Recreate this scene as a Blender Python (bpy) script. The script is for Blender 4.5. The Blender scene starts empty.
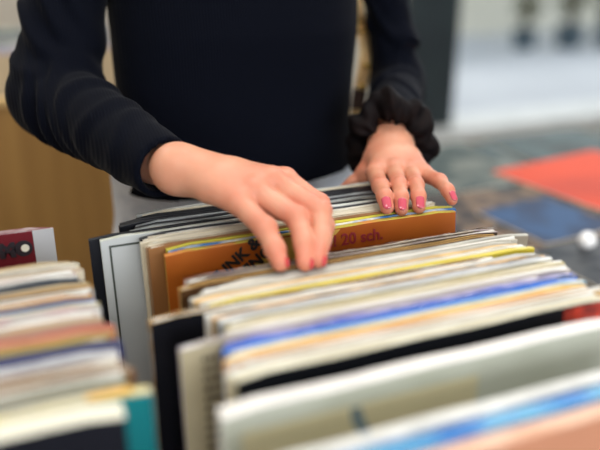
import bpy, bmesh, math, random
import numpy as np
from mathutils import Vector, Matrix
C = bpy.context.scene
COL = C.collection

# ------------------------------------------------------------------ camera
F_PX = 720.0                       # 600 px wide frame
YAW = math.radians(22.0)
PITCH = math.atan(285.0 / 720.0)
ZT = 0.98                          # height of the record tops
CAMZ = ZT + 0.268
FW = np.array([math.sin(YAW) * math.cos(PITCH), math.cos(YAW) * math.cos(PITCH), -math.sin(PITCH)])
RT = np.array([math.cos(YAW), -math.sin(YAW), 0.0])
UP = np.cross(RT, FW)
CP = np.array([0.0, 0.0, CAMZ])
cd = bpy.data.cameras.new('camera')
cam = bpy.data.objects.new('camera', cd)
COL.objects.link(cam)
cam.matrix_world = Matrix(((RT[0], UP[0], -FW[0], 0), (RT[1], UP[1], -FW[1], 0), (RT[2], UP[2], -FW[2], CAMZ), (0, 0, 0, 1)))
cd.sensor_width = 36
cd.lens = F_PX / 600 * 36
cd.clip_start = 0.02
cd.dof.use_dof = True
cd.dof.focus_distance = 0.745
cd.dof.aperture_fstop = 1.75
C.camera = cam

# ------------------------------------------------------------------ world, lights, exposure
w = bpy.data.worlds.new('world')
C.world = w
w.use_nodes = True
bg = w.node_tree.nodes['Background']
bg.inputs[0].default_value = (0.80, 0.90, 1.0, 1)
bg.inputs[1].default_value = 1.05


def area(name, loc, size, power, col, rot=(0, 0, 0), size_y=None):
    l = bpy.data.lights.new(name, 'AREA')
    l.energy = power
    l.color = col
    l.size = size
    if size_y:
        l.shape = 'RECTANGLE'
        l.size_y = size_y
    o = bpy.data.objects.new(name, l)
    COL.objects.link(o)
    o.location = loc
    o.rotation_euler = rot
    return o


area('ceiling_panel_light', (0.75, 0.9, 2.75), 1.3, 22, (1.0, 0.95, 0.88), size_y=0.7)
area('ceiling_panel_light', (-0.9, -0.3, 2.75), 1.3, 18, (1.0, 0.95, 0.88), size_y=0.7)
area('ceiling_panel_light', (2.2, 1.9, 2.75), 1.3, 12, (0.95, 0.97, 1.0), size_y=0.7)
area('ceiling_panel_light', (-0.8, 2.2, 2.75), 1.3, 20, (1.0, 0.96, 0.9), size_y=0.7)
area('daylight_fill', (3.6, 3.2, 1.5), 2.6, 30, (0.86, 0.93, 1.0), rot=(math.radians(-90), 0, 0), size_y=1.9)
area('daylight_fill', (0.9, -2.3, 1.55), 2.6, 68, (0.97, 0.98, 1.0), rot=(math.radians(90), 0, 0), size_y=1.7)  # fill lamp added behind the camera to brighten faces turned to the viewer
sd = bpy.data.lights.new('sun', 'SUN')
sd.energy = 1.2
sd.angle = math.radians(8)
sun = bpy.data.objects.new('sun', sd)
COL.objects.link(sun)
sun.rotation_euler = (math.radians(-17), math.radians(8), 0)   # high, from the street side: it reaches the pavement and the sill
C.view_settings.view_transform = 'Standard'
C.view_settings.look = 'None'
C.view_settings.gamma = 1
C.view_settings.use_curve_mapping = False
C.view_settings.exposure = 0.2


# ------------------------------------------------------------------ helpers
def PD(u, v, d):
    return CP + (FW + RT * (u - 300) / F_PX + UP * (225 - v) / F_PX) * d


def link(o, parent=None):
    COL.objects.link(o)
    if parent is not None:
        o.parent = parent
    return o


def tag(o, label=None, cat=None, group=None, kind=None):
    if label: o['label'] = label
    if cat: o['category'] = cat
    if group: o['group'] = group
    if kind: o['kind'] = kind
    return o


def empty(name, loc=(0, 0, 0), rz=0, **k):
    o = bpy.data.objects.new(name, None)
    o.location = loc
    o.rotation_euler = (0, 0, rz)
    o.empty_display_size = 0.05
    link(o)
    return tag(o, **k)


def lin(c):
    return tuple((x / 12.92 if x <= 0.04045 else ((x + 0.055) / 1.055) ** 2.4) for x in [y / 255 for y in c]) + (1,)


_m = {}


def mat(name, c, rough=0.6, c2=None, scale=(8, 8, 8), detail=3, coat=0.0, bump=0.0, bscale=200, sss=0.0, metal=0.0, contrast=0.25, sheen=0.0, spec=0.5):
    """procedural surface: a base colour, an optional second colour through stretched noise, an optional bump"""
    key = (name, c, c2, rough, coat)
    if key in _m: return _m[key]
    m = bpy.data.materials.new(name)
    m.use_nodes = True
    nt = m.node_tree
    b = nt.nodes['Principled BSDF']
    b.inputs['Roughness'].default_value = rough
    b.inputs['Metallic'].default_value = metal
    b.inputs['Coat Weight'].default_value = coat
    b.inputs['Specular IOR Level'].default_value = spec
    b.inputs['Coat Roughness'].default_value = 0.12
    if sheen: b.inputs['Sheen Weight'].default_value = sheen
    if sss:
        b.inputs['Subsurface Weight'].default_value = sss
        b.inputs['Subsurface Radius'].default_value = (0.012, 0.005, 0.003)
        b.inputs['Subsurface Scale'].default_value = 0.5
    tc = nt.nodes.new('ShaderNodeTexCoord')
    if c2 is None: c2 = tuple(max(0, int(x * 0.9)) for x in c)
    mp = nt.nodes.new('ShaderNodeMapping')
    mp.inputs['Scale'].default_value = scale
    oi = nt.nodes.new('ShaderNodeObjectInfo')
    mul = nt.nodes.new('ShaderNodeMath'); mul.operation = 'MULTIPLY'; mul.inputs[1].default_value = 37.0
    nt.links.new(oi.outputs['Random'], mul.inputs[0])
    nt.links.new(mul.outputs[0], mp.inputs['Location'])
    nz = nt.nodes.new('ShaderNodeTexNoise')
    nz.inputs['Scale'].default_value = 1.0
    nz.inputs['Detail'].default_value = detail
    nt.links.new(tc.outputs['Object'], mp.inputs['Vector'])
    nt.links.new(mp.outputs[0], nz.inputs['Vector'])
    cr = nt.nodes.new('ShaderNodeValToRGB')
    cr.color_ramp.elements[0].position = 0.5 - contrast / 2
    cr.color_ramp.elements[1].position = 0.5 + contrast / 2
    cr.color_ramp.elements[0].color = lin(c)
    cr.color_ramp.elements[1].color = lin(c2)
    nt.links.new(nz.outputs['Fac'], cr.inputs['Fac'])
    nt.links.new(cr.outputs['Color'], b.inputs['Base Color'])
    if bump:
        n2 = nt.nodes.new('ShaderNodeTexNoise')
        n2.inputs['Scale'].default_value = bscale
        n2.inputs['Detail'].default_value = 4
        nt.links.new(tc.outputs['Object'], n2.inputs['Vector'])
        bp = nt.nodes.new('ShaderNodeBump')
        bp.inputs['Strength'].default_value = bump
        bp.inputs['Distance'].default_value = 0.002
        nt.links.new(n2.outputs['Fac'], bp.inputs['Height'])
        nt.links.new(bp.outputs['Normal'], b.inputs['Normal'])
    _m[key] = m
    return m


def mesh_obj(name, bm, mats, parent=None, smooth=False):
    me = bpy.data.meshes.new(name)
    bm.normal_update()
    bm.to_mesh(me)
    bm.free()
    for m in (mats if isinstance(mats, (list, tuple)) else [mats]): me.materials.append(m)
    if smooth:
        me.shade_smooth()
    return link(bpy.data.objects.new(name, me), parent)


def box(bm, lo, hi, mi=0, bev=0.0):
    x0, y0, z0 = lo
    x1, y1, z1 = hi
    b2 = bmesh.new() if bev else bm
    v = [b2.verts.new(p) for p in ((x0, y0, z0), (x1, y0, z0), (x1, y1, z0), (x0, y1, z0), (x0, y0, z1), (x1, y0, z1), (x1, y1, z1), (x0, y1, z1))]
    fs = [b2.faces.new([v[i] for i in q]) for q in ((0, 3, 2, 1), (4, 5, 6, 7), (0, 1, 5, 4), (1, 2, 6, 5), (2, 3, 7, 6), (3, 0, 4, 7))]
    for f in fs: f.material_index = mi
    if bev:
        bmesh.ops.bevel(b2, geom=list(b2.edges), offset=bev, segments=2, affect='EDGES', profile=0.6)
        me = bpy.data.meshes.new('t')
        b2.to_mesh(me)
        b2.free()
        bm.from_mesh(me)
        bpy.data.meshes.remove(me)


def box_obj(name, lo, hi, m, parent=None, bev=0.0):
    bm = bmesh.new()
    box(bm, lo, hi, 0, bev)
    return mesh_obj(name, bm, m, parent)


def surface(name, f, lo, hi, h, m, parent=None, extra=None):
    """mesh of the zero level of a distance function f(X,Y,Z) (naive surface nets), optionally joined with more meshes"""
    lo = np.array(lo, float); hi = np.array(hi, float)
    n = np.ceil((hi - lo) / h).astype(int) + 1
    ax = [lo[i] + h * np.arange(n[i]) for i in range(3)]
    X, Y, Z = np.meshgrid(*ax, indexing='ij', sparse=False)
    V = f(X, Y, Z).astype(np.float64)
    V[0], V[-1], V[:, 0], V[:, -1], V[:, :, 0], V[:, :, -1] = [np.abs(a) + 1e-5 for a in (V[0], V[-1], V[:, 0], V[:, -1], V[:, :, 0], V[:, :, -1])]
    S = V < 0
    cn = [(i, j, k) for i in (0, 1) for j in (0, 1) for k in (0, 1)]
    sl = lambda A, c: A[c[0]:n[0] - 1 + c[0], c[1]:n[1] - 1 + c[1], c[2]:n[2] - 1 + c[2]]
    cnt = sum(sl(S, c).astype(int) for c in cn)
    act = (cnt > 0) & (cnt < 8)
    I = np.argwhere(act)
    idx = -np.ones(act.shape, int)
    idx[act] = np.arange(len(I))
    acc = np.zeros((len(I), 3)); wt = np.zeros(len(I))
    for a in range(8):
        for b in range(a + 1, 8):
            ca, cb = cn[a], cn[b]
            if sum(abs(ca[q] - cb[q]) for q in range(3)) != 1: continue
            va = V[I[:, 0] + ca[0], I[:, 1] + ca[1], I[:, 2] + ca[2]]
            vb = V[I[:, 0] + cb[0], I[:, 1] + cb[1], I[:, 2] + cb[2]]
            x = (va < 0) != (vb < 0)
            t = np.where(x, va / np.where(x, va - vb, 1), 0)
            for q in range(3):
                acc[:, q] += np.where(x, ca[q] + t * (cb[q] - ca[q]), 0)
            wt += x
    P = lo + (I + acc / wt[:, None]) * h
    quads = []
    for q in range(3):
        o1, o2 = [(1, 2), (2, 0), (0, 1)][q]
        A = S[tuple(slice(0, -1) if r == q else slice(1, -1) for r in range(3))]
        B = S[tuple(slice(1, None) if r == q else slice(1, -1) for r in range(3))]
        E = np.argwhere(A != B)
        fl = A[E[:, 0], E[:, 1], E[:, 2]]
        E[:, o1] += 1; E[:, o2] += 1
        e1 = np.zeros(3, int); e1[o1] = 1
        e2 = np.zeros(3, int); e2[o2] = 1
        g = lambda K: idx[K[:, 0], K[:, 1], K[:, 2]]
        a, b, c, d = g(E - e1 - e2), g(E - e2), g(E), g(E - e1)
        Q = np.stack([a, b, c, d], 1)
        Q[~fl] = Q[~fl][:, ::-1]
        quads.append(Q)
    Q = np.concatenate(quads)
    if extra:
        for (P2, Q2) in extra:
            Q = np.concatenate([Q, Q2 + len(P)])
            P = np.concatenate([P, P2])
    if m is None: return P, Q
    me = bpy.data.meshes.new(name)
    me.from_pydata(P.tolist(), [], Q.tolist())
    me.materials.append(m)
    me.shade_smooth()
    return link(bpy.data.objects.new(name, me), parent)


def cone(X, Y, Z, a, b, ra, rb):
    a = np.asarray(a, float); b = np.asarray(b, float)
    ab = b - a
    t = np.clip(((X - a[0]) * ab[0] + (Y - a[1]) * ab[1] + (Z - a[2]) * ab[2]) / (ab @ ab), 0, 1)
    return np.sqrt((X - a[0] - t * ab[0]) ** 2 + (Y - a[1] - t * ab[1]) ** 2 + (Z - a[2] - t * ab[2]) ** 2) - (ra + t * (rb - ra)), t


def smin(a, b, k):
    h = np.clip(0.5 + 0.5 * (b - a) / k, 0, 1)
    return b + (a - b) * h - k * h * (1 - h)


# ------------------------------------------------------------------ the room
m_floor = mat('floor_concrete', (150, 146, 140), 0.5, (128, 124, 118), (2, 2, 2))
m_wall = mat('wall_paint', (196, 190, 178), 0.8, (186, 180, 168), (1, 1, 1))
m_ceil = mat('ceiling_paint', (225, 222, 215), 0.9)
m_dark = mat('window_frame_dark', (38, 50, 54), 0.5, (30, 40, 46), (3, 3, 3))
m_sill = mat('window_sill_white', (225, 228, 228), 0.5, (212, 216, 216))
X0, X1, Y0, Y1, H = -2.6, 6.4, -2.4, 3.4, 2.8
struct = lambda o: tag(o, kind='structure')
struct(box_obj('floor', (X0, Y0, -0.1), (X1, Y1, 0), m_floor))
struct(box_obj('ceiling', (X0, Y0, H), (X1, Y1, H + 0.1), m_ceil))
struct(box_obj('wall_left', (X0 - 0.1, Y0, 0), (X0, Y1, H), m_wall))
struct(box_obj('wall_right', (X1, Y0, 0), (X1 + 0.1, Y1, H), m_wall))
bm = bmesh.new()
box(bm, (X0, Y0 - 0.1, 0), (-0.5, Y0, H)); box(bm, (2.3, Y0 - 0.1, 0), (X1, Y0, H))
box(bm, (-0.5, Y0 - 0.1, 0), (2.3, Y0, 0.6)); box(bm, (-0.5, Y0 - 0.1, 2.5), (2.3, Y0, H))
struct(mesh_obj('wall_front', bm, m_wall))
bm = bmesh.new()
box(bm, (X0, Y1, 0), (1.96, Y1 + 0.2, H))
box(bm, (1.96, Y1, 0), (X1, Y1 + 0.2, 0.22))
box(bm, (1.96, Y1, 2.5), (X1, Y1 + 0.2, H))
struct(mesh_obj('wall_back', bm, m_wall))
win = struct(box_obj('window_1', (1.96, Y1 - 0.05, 0.28), (2.27, Y1 + 0.2, 2.5), m_dark))
fr = bmesh.new()
for x in (4.2, 6.2): box(fr, (x, Y1 + 0.02, 0.28), (x + 0.08, Y1 + 0.12, 2.5))
box(fr, (2.27, Y1 + 0.02, 2.42), (6.28, Y1 + 0.12, 2.5))
mesh_obj('window_frame', fr, m_dark, win)
box_obj('window_sill', (1.9, Y1 - 0.16, 0.22), (6.3, Y1 + 0.2, 0.28), m_sill, win)
glass = bpy.data.materials.new('window_glass')
glass.use_nodes = True
nt = glass.node_tree
nt.nodes.clear()
o_ = nt.nodes.new('ShaderNodeOutputMaterial'); mx = nt.nodes.new('ShaderNodeMixShader'); tr = nt.nodes.new('ShaderNodeBsdfTransparent'); gl = nt.nodes.new('ShaderNodeBsdfGlossy')
gl.inputs['Roughness'].default_value = 0.02
mx.inputs[0].default_value = 0.05
nt.links.new(tr.outputs[0], mx.inputs[1]); nt.links.new(gl.outputs[0], mx.inputs[2]); nt.links.new(mx.outputs[0], o_.inputs[0])
box_obj('window_pane', (2.27, Y1 + 0.06, 0.28), (6.2, Y1 + 0.068, 2.42), glass, win)
bm = bmesh.new()
for (a, b) in (((-.5, 0.6), (-.42, 2.5)), ((2.22, 0.6), (2.3, 2.5)), ((.86, 0.6), (.94, 2.5)), ((-.42, 2.42), (2.22, 2.5)), ((-.42, 0.6), (2.22, 0.68))): box(bm, (a[0], Y0 - .09, a[1]), (b[0], Y0 - .02, b[1]))
added_win = struct(mesh_obj('added_window', bm, m_dark))  # unseen window, added as a frame for the fill lamp behind the camera
box_obj('window_pane', (-.42, Y0 - .06, .68), (2.22, Y0 - .052, 2.42), glass, added_win)
# outside
struct(box_obj('pavement', (-2, Y1 + 0.2, -0.12), (30, 30, -0.02), mat('pavement_stone', (205, 208, 212), 0.7, (188, 192, 198), (0.6, 0.6, 0.6))))
struct(box_obj('building_wall', (-2, 8.9, -0.02), (34, 9.2, 7), mat('render_wall', (240, 234, 216), 0.8, (226, 220, 200), (0.5, 0.5, 0.5))))

for i, (x, y) in enumerate(((0.75, 0.9), (-0.9, -0.3), (2.2, 1.9), (-0.8, 2.2))):
    t = empty('ceiling_light', (x, y, H), label=['white ceiling panel light over the person and the record bin', 'white ceiling panel light behind the viewer near the left wall', 'white ceiling panel light nearest the shop window', 'white ceiling panel light over the far wooden bin'][i], cat='ceiling light')
    b = bmesh.new()
    for (lo, hi) in (((-.68, -.38, -.04), (-.65, .38, 0)), ((.65, -.38, -.04), (.68, .38, 0)), ((-.65, -.38, -.04), (.65, -.35, 0)), ((-.65, .35, -.04), (.65, .38, 0))): box(b, lo, hi)
    mesh_obj('frame', b, m_sill, t)
    box_obj('diffuser', (-.65, -.35, -.03), (.65, .35, -.005), m_ceil, t)

# ------------------------------------------------------------------ wooden bins
def wood(name, c, c2, s=(40, 2, 2)): return mat(name, c, 0.55, c2, s, 4, contrast=0.5)
m_ply = wood('plywood_brown', (170, 131, 72), (148, 110, 58))
m_rail = wood('rail_light_wood', (226, 196, 140), (206, 174, 118), (4, 40, 40))
m_ply2 = wood('plywood_inside', (156, 124, 80), (120, 92, 56))


def bin_unit(label, x0, x1, y0, y1, zb, zw, sides=True, rail=True):
    """floor-standing cabinet with an open tray on top; zb = tray bottom, zw = wall top"""
    t = empty('record_bin', ((x0 + x1) / 2, (y0 + y1) / 2, 0), label=label, cat='record bin')
    L = lambda x, y, z: (x - (x0 + x1) / 2, y - (y0 + y1) / 2, z)
    tk = 0.018
    bx = lambda n, a, b, m: box_obj(n, L(*a), L(*b), m, t, 0.0015)
    bx('front_panel', (x0, y0, 0.08), (x1, y0 + tk, zw), m_ply)
    bx('back_panel', (x0, y1 - tk, 0.08), (x1, y1, zw), m_ply)
    bx('side_panel', (x0, y0 + tk, 0.08), (x0 + tk, y1 - tk, zw), m_ply)
    bx('side_panel', (x1 - tk, y0 + tk, 0.08), (x1, y1 - tk, zw), m_ply)
    bx('tray_bottom', (x0 + tk, y0 + tk, zb - tk), (x1 - tk, y1 - tk, zb), m_ply2)
    bx('plinth', (x0 + 0.04, y0 + 0.04, 0), (x1 - 0.04, y1 - 0.04, 0.08), m_dark)
    if rail:
        bx('top_rail', (x0 - 0.004, y0 - 0.006, zw), (x1 + 0.004, y0 + tk + 0.004, zw + 0.014), m_rail)
    return t


SB = ZT - 0.315                      # bottom of the sleeves
bin_unit('brown wooden record bin holding the two stacks in front of the person', -0.335, 0.475, 0.215, 0.775, SB, SB + 0.12, rail=False)
bin_unit('brown wooden record bin with pale top rail behind the raised elbow', -1.3, 0.64, 1.5, 2.26, 0.72, 0.948)

# ------------------------------------------------------------------ record sleeves
SW = 0.315
rnd = random.Random(7)
INNER = mat('paper_inner', (226, 220, 204), 0.8, (206, 198, 178), (30, 300, 300))
INNERW = mat('paper_inner_white', (240, 240, 236), 0.8, (222, 222, 216), (30, 300, 300))


def sleeve(x0, y, t, face, edge, label, group=None, dz=0.0, lean=0.0, yaw=0.0, style='open', top=ZT, gloss=0.0, edge2=None, face2=None, fscale=(7, 7, 7), inner=None, bottom=None, width=SW, film=False, cat='record sleeve'):
    """one square cardboard sleeve, front face at y, x from x0; origin at its bottom left front corner"""
    hgt = 0.315
    o = empty('record_sleeve', (0, 0, 0), label=label, cat=cat, group=group)
    sl = math.sin(lean); cl = math.cos(lean)
    zb = top + dz - hgt * cl
    if bottom is not None: zb = bottom
    o.location = (x0, y - hgt * sl, zb)
    o.rotation_euler = (-lean, 0, yaw)
    fm = mat('cover_print', face, 0.45, face2 or tuple(int(c * 0.93) for c in face), fscale, 3, coat=gloss, spec=0.2)
    em = mat('cover_edge', edge, 0.6, edge2 or tuple(int(c * 0.86) for c in edge), (28, 60, 60), 4, coat=gloss, contrast=0.2)
    bm = bmesh.new()
    n = 14
    W = width
    wob = rnd.uniform(0, 0.0004)
    ph = rnd.uniform(0, 6)

    def slab(ya, yb, zt, mf, capr=0.0, topwear=0.0004):
        rows = []
        for i in range(n + 1):
            x = W * i / n
            cx = min(x, W - x)
            dn = 0.0025 * max(0, 1 - cx / 0.004) if cx < 0.004 else 0
            z1 = zt - dn + topwear * math.sin(9 * x / W * 2 + ph)
            yo = wob * math.sin(math.pi * x / W)
            prof = [(ya + yo, 0), (ya + yo, z1 - capr), (ya + yo + capr * 0.4, z1), (yb + yo - capr * 0.4, z1), (yb + yo, z1 - capr), (yb + yo, 0)]
            rows.append([bm.verts.new((x, p[0], p[1])) for p in prof])
        for i in range(n):
            for j in range(6):
                k = (j + 1) % 6
                f = bm.faces.new((rows[i][j], rows[i + 1][j], rows[i + 1][k], rows[i][k]))
                f.material_index = 1 if j in (1, 2, 3) else mf
        a = bm.faces.new(rows[0][::-1]); b = bm.faces.new(rows[n])
        a.material_index = b.material_index = 1
    if style == 'spine':
        slab(0, t, hgt, 0, min(0.0012, t * 0.3))
    else:
        slab(0, 0.0009, hgt, 0, 0.0003)
        slab(t - 0.0009, t, hgt, 0, 0.0003)
        box(bm, (0, 0.0009, 0), (0.0008, t - 0.0009, hgt - 0.003), 1)
        box(bm, (W - 0.0008, 0.0009, 0), (W, t - 0.0009, hgt - 0.003), 1)
        box(bm, (0.0008, 0.0009, 0), (W - 0.0008, t - 0.0009, 0.0009), 1)
    c = mesh_obj('cover', bm, [fm, em], o)
    if style == 'open':
        bm = bmesh.new()
        k = max(1, int(round((t - 0.0018) / 0.0022)))
        th = (t - 0.0022) / k
        for q in range(k):
            a = 0.0011 + q * th
            dzq = rnd.uniform(-0.003, 0.0008)
            for i in range(10):
                xa = 0.003 + (W - 0.006) * i / 10; xb = 0.003 + (W - 0.006) * (i + 1) / 10
                box(bm, (xa, a, 0.004), (xb, a + th * 0.8, hgt + dzq))
        bmesh.ops.remove_doubles(bm, verts=bm.verts, dist=1e-5)
        mesh_obj('inner_sleeve', bm, inner or rnd.choice([INNER, INNERW, INNERW]), o)
    if film:
        bm = bmesh.new()
        n2 = 60
        prev = None
        p2 = rnd.uniform(0, 9)
        for i in range(n2 + 1):
            x = -0.001 + (W + 0.002) * i / n2
            zt2 = hgt + 0.0014 + 0.0005 * math.sin(x * 90 + p2) + 0.0004 * math.sin(x * 310 + 2 * p2)
            r = [bm.verts.new((x, yy + 0.0005 * math.sin(x * 240 + p2 + 9 * zz), zz)) for yy, zz in ((-0.0006, hgt - 0.05), (-0.0007, hgt), (t * 0.3, zt2), (t * 0.55, zt2 - 0.001), (t * 0.75, zt2 + 0.0006), (t + 0.0007, hgt), (t + 0.0006, hgt - 0.05))]
            if prev:
                for j in range(6): bm.faces.new((prev[j], r[j], r[j + 1], prev[j + 1]))
            prev = r
        mesh_obj('plastic_sleeve', bm, FILM, o, smooth=True)
    return o


FILM = bpy.data.materials.new('clear_film')
FILM.use_nodes = True
nt = FILM.node_tree
nt.nodes.clear()
o_ = nt.nodes.new('ShaderNodeOutputMaterial'); mx = nt.nodes.new('ShaderNodeMixShader'); tr = nt.nodes.new('ShaderNodeBsdfTransparent'); gl = nt.nodes.new('ShaderNodeBsdfGlossy'); lw = nt.nodes.new('ShaderNodeLayerWeight')
tc = nt.nodes.new('ShaderNodeTexCoord'); nz = nt.nodes.new('ShaderNodeTexNoise'); bp = nt.nodes.new('ShaderNodeBump')
nz.inputs['Scale'].default_value = 90
bp.inputs['Strength'].default_value = 0.6; bp.inputs['Distance'].default_value = 0.002
lw.inputs['Blend'].default_value = 0.12
gl.inputs['Roughness'].default_value = 0.12
nt.links.new(tc.outputs['Object'], nz.inputs['Vector']); nt.links.new(nz.outputs['Fac'], bp.inputs['Height']); nt.links.new(bp.outputs['Normal'], gl.inputs['Normal'])
nt.links.new(lw.outputs['Fresnel'], mx.inputs[0]); nt.links.new(tr.outputs[0], mx.inputs[1]); nt.links.new(gl.outputs[0], mx.inputs[2]); nt.links.new(mx.outputs[0], o_.inputs[0])

ORD = ['', 'first', 'second', 'third', 'fourth', 'fifth', 'sixth', 'seventh', 'eighth', 'ninth', 'tenth', 'eleventh', 'twelfth', 'thirteenth', 'fourteenth', 'fifteenth', 'sixteenth', 'seventeenth', 'eighteenth', 'nineteenth', 'twentieth',
       'twenty-first', 'twenty-second', 'twenty-third', 'twenty-fourth', 'twenty-fifth', 'twenty-sixth', 'twenty-seventh', 'twenty-eighth', 'twenty-ninth', 'thirtieth', 'thirty-first', 'thirty-second', 'thirty-third', 'thirty-fourth', 'thirty-fifth', 'thirty-sixth', 'thirty-seventh', 'thirty-eighth']
CREAM = (236, 226, 200); WHITE = (243, 243, 238); TAN = (208, 176, 126); BEIGE = (206, 194, 160); GREYB = (196, 194, 184)
BLACK = (11, 14, 24); GREY = (176, 180, 184); OLIVE = (196, 178, 40); LAV = (176, 168, 206); BLUE = (20, 118, 208); LBLUE = (150, 196, 226)
GOLD = (222, 176, 84); ORG = (222, 160, 104); BROWN = (150, 104, 62)

GM = 'records in the middle stack'
# (y, x0, thickness, edge, face, look, style, gloss, extra)
middle = [
    (0.5425, .116, .0075, (232, 218, 196), (90, 74, 60), 'cream double', 'open', 0, dict(edge2=(176, 160, 178), film=True)),
    (0.5330, .108, .0050, (226, 180, 104), (96, 66, 40), 'gold-edged brown', 'open', 0, {}),
    (0.5250, .140, .0045, GREYB, (150, 140, 124), 'grey beige', 'spine', 0, {}),
    (0.5185, .122, .0048, (214, 204, 186), GREYB, 'pale putty', 'open', 0, {}),
    (0.5125, .112, .0045, GREYB, GREYB, 'stone grey', 'spine', 0, {}),
    (0.5070, .114, .0045, (232, 196, 138), TAN, 'tan edged', 'spine', 0, {}),
    (0.5005, .118, .0052, WHITE, CREAM, 'white edged cream', 'open', 0, {}),
    (0.4940, .123, .0055, OLIVE, OLIVE, 'olive yellow', 'spine', .3, dict(edge2=(214, 196, 70))),
    (0.4865, .074, .0062, (250, 244, 232), (10, 12, 22), 'white edged black-faced', 'open', 0, dict(edge2=(226, 180, 110), inner=INNERW)),
    (0.4805, .116, .0050, WHITE, WHITE, 'bright white', 'open', 0, {}),
    (0.4750, .120, .0042, (236, 198, 150), TAN, 'peach edged', 'spine', 0, {}),
    (0.4690, .123, .0050, GREY, GREY, 'glossy grey', 'spine', .5, dict(edge2=(206, 210, 214), film=True)),
    (0.4640, .121, .0040, (120, 122, 120), GREY, 'dark grey', 'open', 0, {}),
    (0.4580, .127, .0050, (212, 200, 150), BEIGE, 'pale olive beige', 'open', 0, dict(edge2=(176, 160, 96))),
    (0.4520, .124, .0048, CREAM, CREAM, 'cream', 'open', 0, {}),
    (0.4455, .122, .0055, WHITE, (230, 214, 206), 'white edged pinkish', 'open', 0, dict(inner=INNERW)),
    (0.4395, .086, .0050, LAV, (196, 186, 156), 'beige cover with a printed text column', 'open', 0, dict(edge2=(206, 200, 214))),
    (0.4320, .118, .0062, (110, 120, 200), BLUE, 'lavender and blue', 'spine', .6, dict(edge2=(186, 180, 216))),
    (0.4255, .114, .0058, (14, 104, 210), BLUE, 'bright blue', 'spine', .6, dict(edge2=(30, 100, 200), film=True)),
    (0.4200, .117, .0045, LBLUE, LBLUE, 'light blue', 'open', 0, dict(edge2=(220, 226, 220))),
    (0.4140, .112, .0050, GOLD, GOLD, 'golden yellow', 'spine', 0, dict(edge2=(236, 204, 130))),
    (0.4080, .110, .0050, ORG, ORG, 'pale orange', 'open', 0, dict(edge2=(232, 190, 140))),
    (0.4020, .121, .0050, (206, 178, 140), TAN, 'light brown', 'open', 0, {}),
    (0.3955, .107, .0055, (236, 232, 214), CREAM, 'cream topped', 'open', 0, {}),
    (0.3885, .112, .0062, (226, 222, 200), BLACK, '', 'spine', 0, dict(edge2=(206, 200, 176))),
    (0.3530, .092, .0125, (240, 238, 234), (196, 200, 186), '', 'spine', .15, dict(edge2=(224, 222, 220), face2=(178, 182, 164))),
    (0.2970, .092, .0100, (244, 246, 244), (210, 216, 218), '', 'spine', .15, {}),
    (0.2830, .100, .0110, (20, 118, 200), BLUE, '', 'spine', .5, dict(edge2=(110, 186, 220), film=True)),
    (0.2690, .104, .0100, (222, 170, 140), (200, 140, 110), '', 'spine', 0, dict(edge2=(236, 200, 176))),
]
special = {24: 'black record sleeve with a red printed square in its upper corner',
           25: 'thick white-edged beige record sleeve in front of the black one',
           26: 'white record sleeve standing alone in front of the beige one',
           27: 'blue plastic-wrapped record sleeve just in front of the lone white one',
           28: 'salmon pink record sleeve, nearest the viewer',
           8: 'white-edged black-faced record sleeve sticking out beyond its neighbours on one side',
           16: 'beige record sleeve with a narrow column of printed text on its face'}
sl = {}
for i, (y, x0, t, e, f, look, st, g, kw) in enumerate(middle):
    lab = special.get(i) or '%s record sleeve, %s behind the black one with the red print' % (look, ORD[24 - i])
    if i == 0: lab = 'cream double record sleeve standing right in front of the orange cover'
    sl[i] = sleeve(x0, y, t, f, e, lab, GM, dz=rnd.uniform(-.0012, .0012), style=st, gloss=g, bottom=None, yaw=rnd.uniform(-.006, .002) * 0.3, **kw)
for o in sl.values(): o.location.z = SB + 0.0005

# printed marks on the near covers
def cov(o):
    for ch in COL.objects:
        if ch.parent == o and ch.name.startswith('cover'): return ch
    return o


def plate(name, lo, hi, m, parent, bev=0): return box_obj(name, lo, hi, m, cov(parent), bev)
red = mat('red_print', (214, 64, 40), 0.5, (120, 30, 24), (60, 60, 60), 3)
plate('printed_square', (0.270, -0.0006, 0.262), (0.308, 0.0002, 0.3115), red, sl[24])
# beige cover: paler border panel and a slate brush stroke
plate('printed_panel', (0.012, -0.0006, 0.03), (0.185, 0.0002, 0.299), mat('panel_beige', (212, 203, 166), 0.5, (204, 194, 156), (6, 6, 6)), sl[25])
bm = bmesh.new()
pr = None
for i in range(15):
    a = i / 14
    x = 0.090 + 0.014 * a * a; z = 0.298 - 0.03 * a; hw = 0.0035 + 0.0012 * math.sin(3.14 * a)
    r = [bm.verts.new((x - hw, -0.001, z)), bm.verts.new((x + hw, -0.001, z)), bm.verts.new((x + hw, -0.0006, z)), bm.verts.new((x - hw, -0.0006, z))]
    if pr:
        for j in range(4): bm.faces.new((pr[j], pr[(j + 1) % 4], r[(j + 1) % 4], r[j]))
    pr = r
mesh_obj('brush_stroke', bm, mat('slate_ink', (112, 132, 140), 0.5), cov(sl[25]))
# text column on the beige cover: rows of tiny grey print and a darker lower half
bm = bmesh.new()
r2 = random.Random(3)
for k in range(26):
    z = 0.300 - k * 0.0085
    x = 0.016
    while x < 0.032:
        L = r2.uniform(0.002, 0.005)
        box(bm, (x, -0.0005, z), (min(x + L, 0.034), 0, z + 0.0036)); x += L + 0.0014
mesh_obj('printed_text', bm, mat('grey_ink', (104, 98, 84), 0.6), cov(sl[16]))


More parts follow.
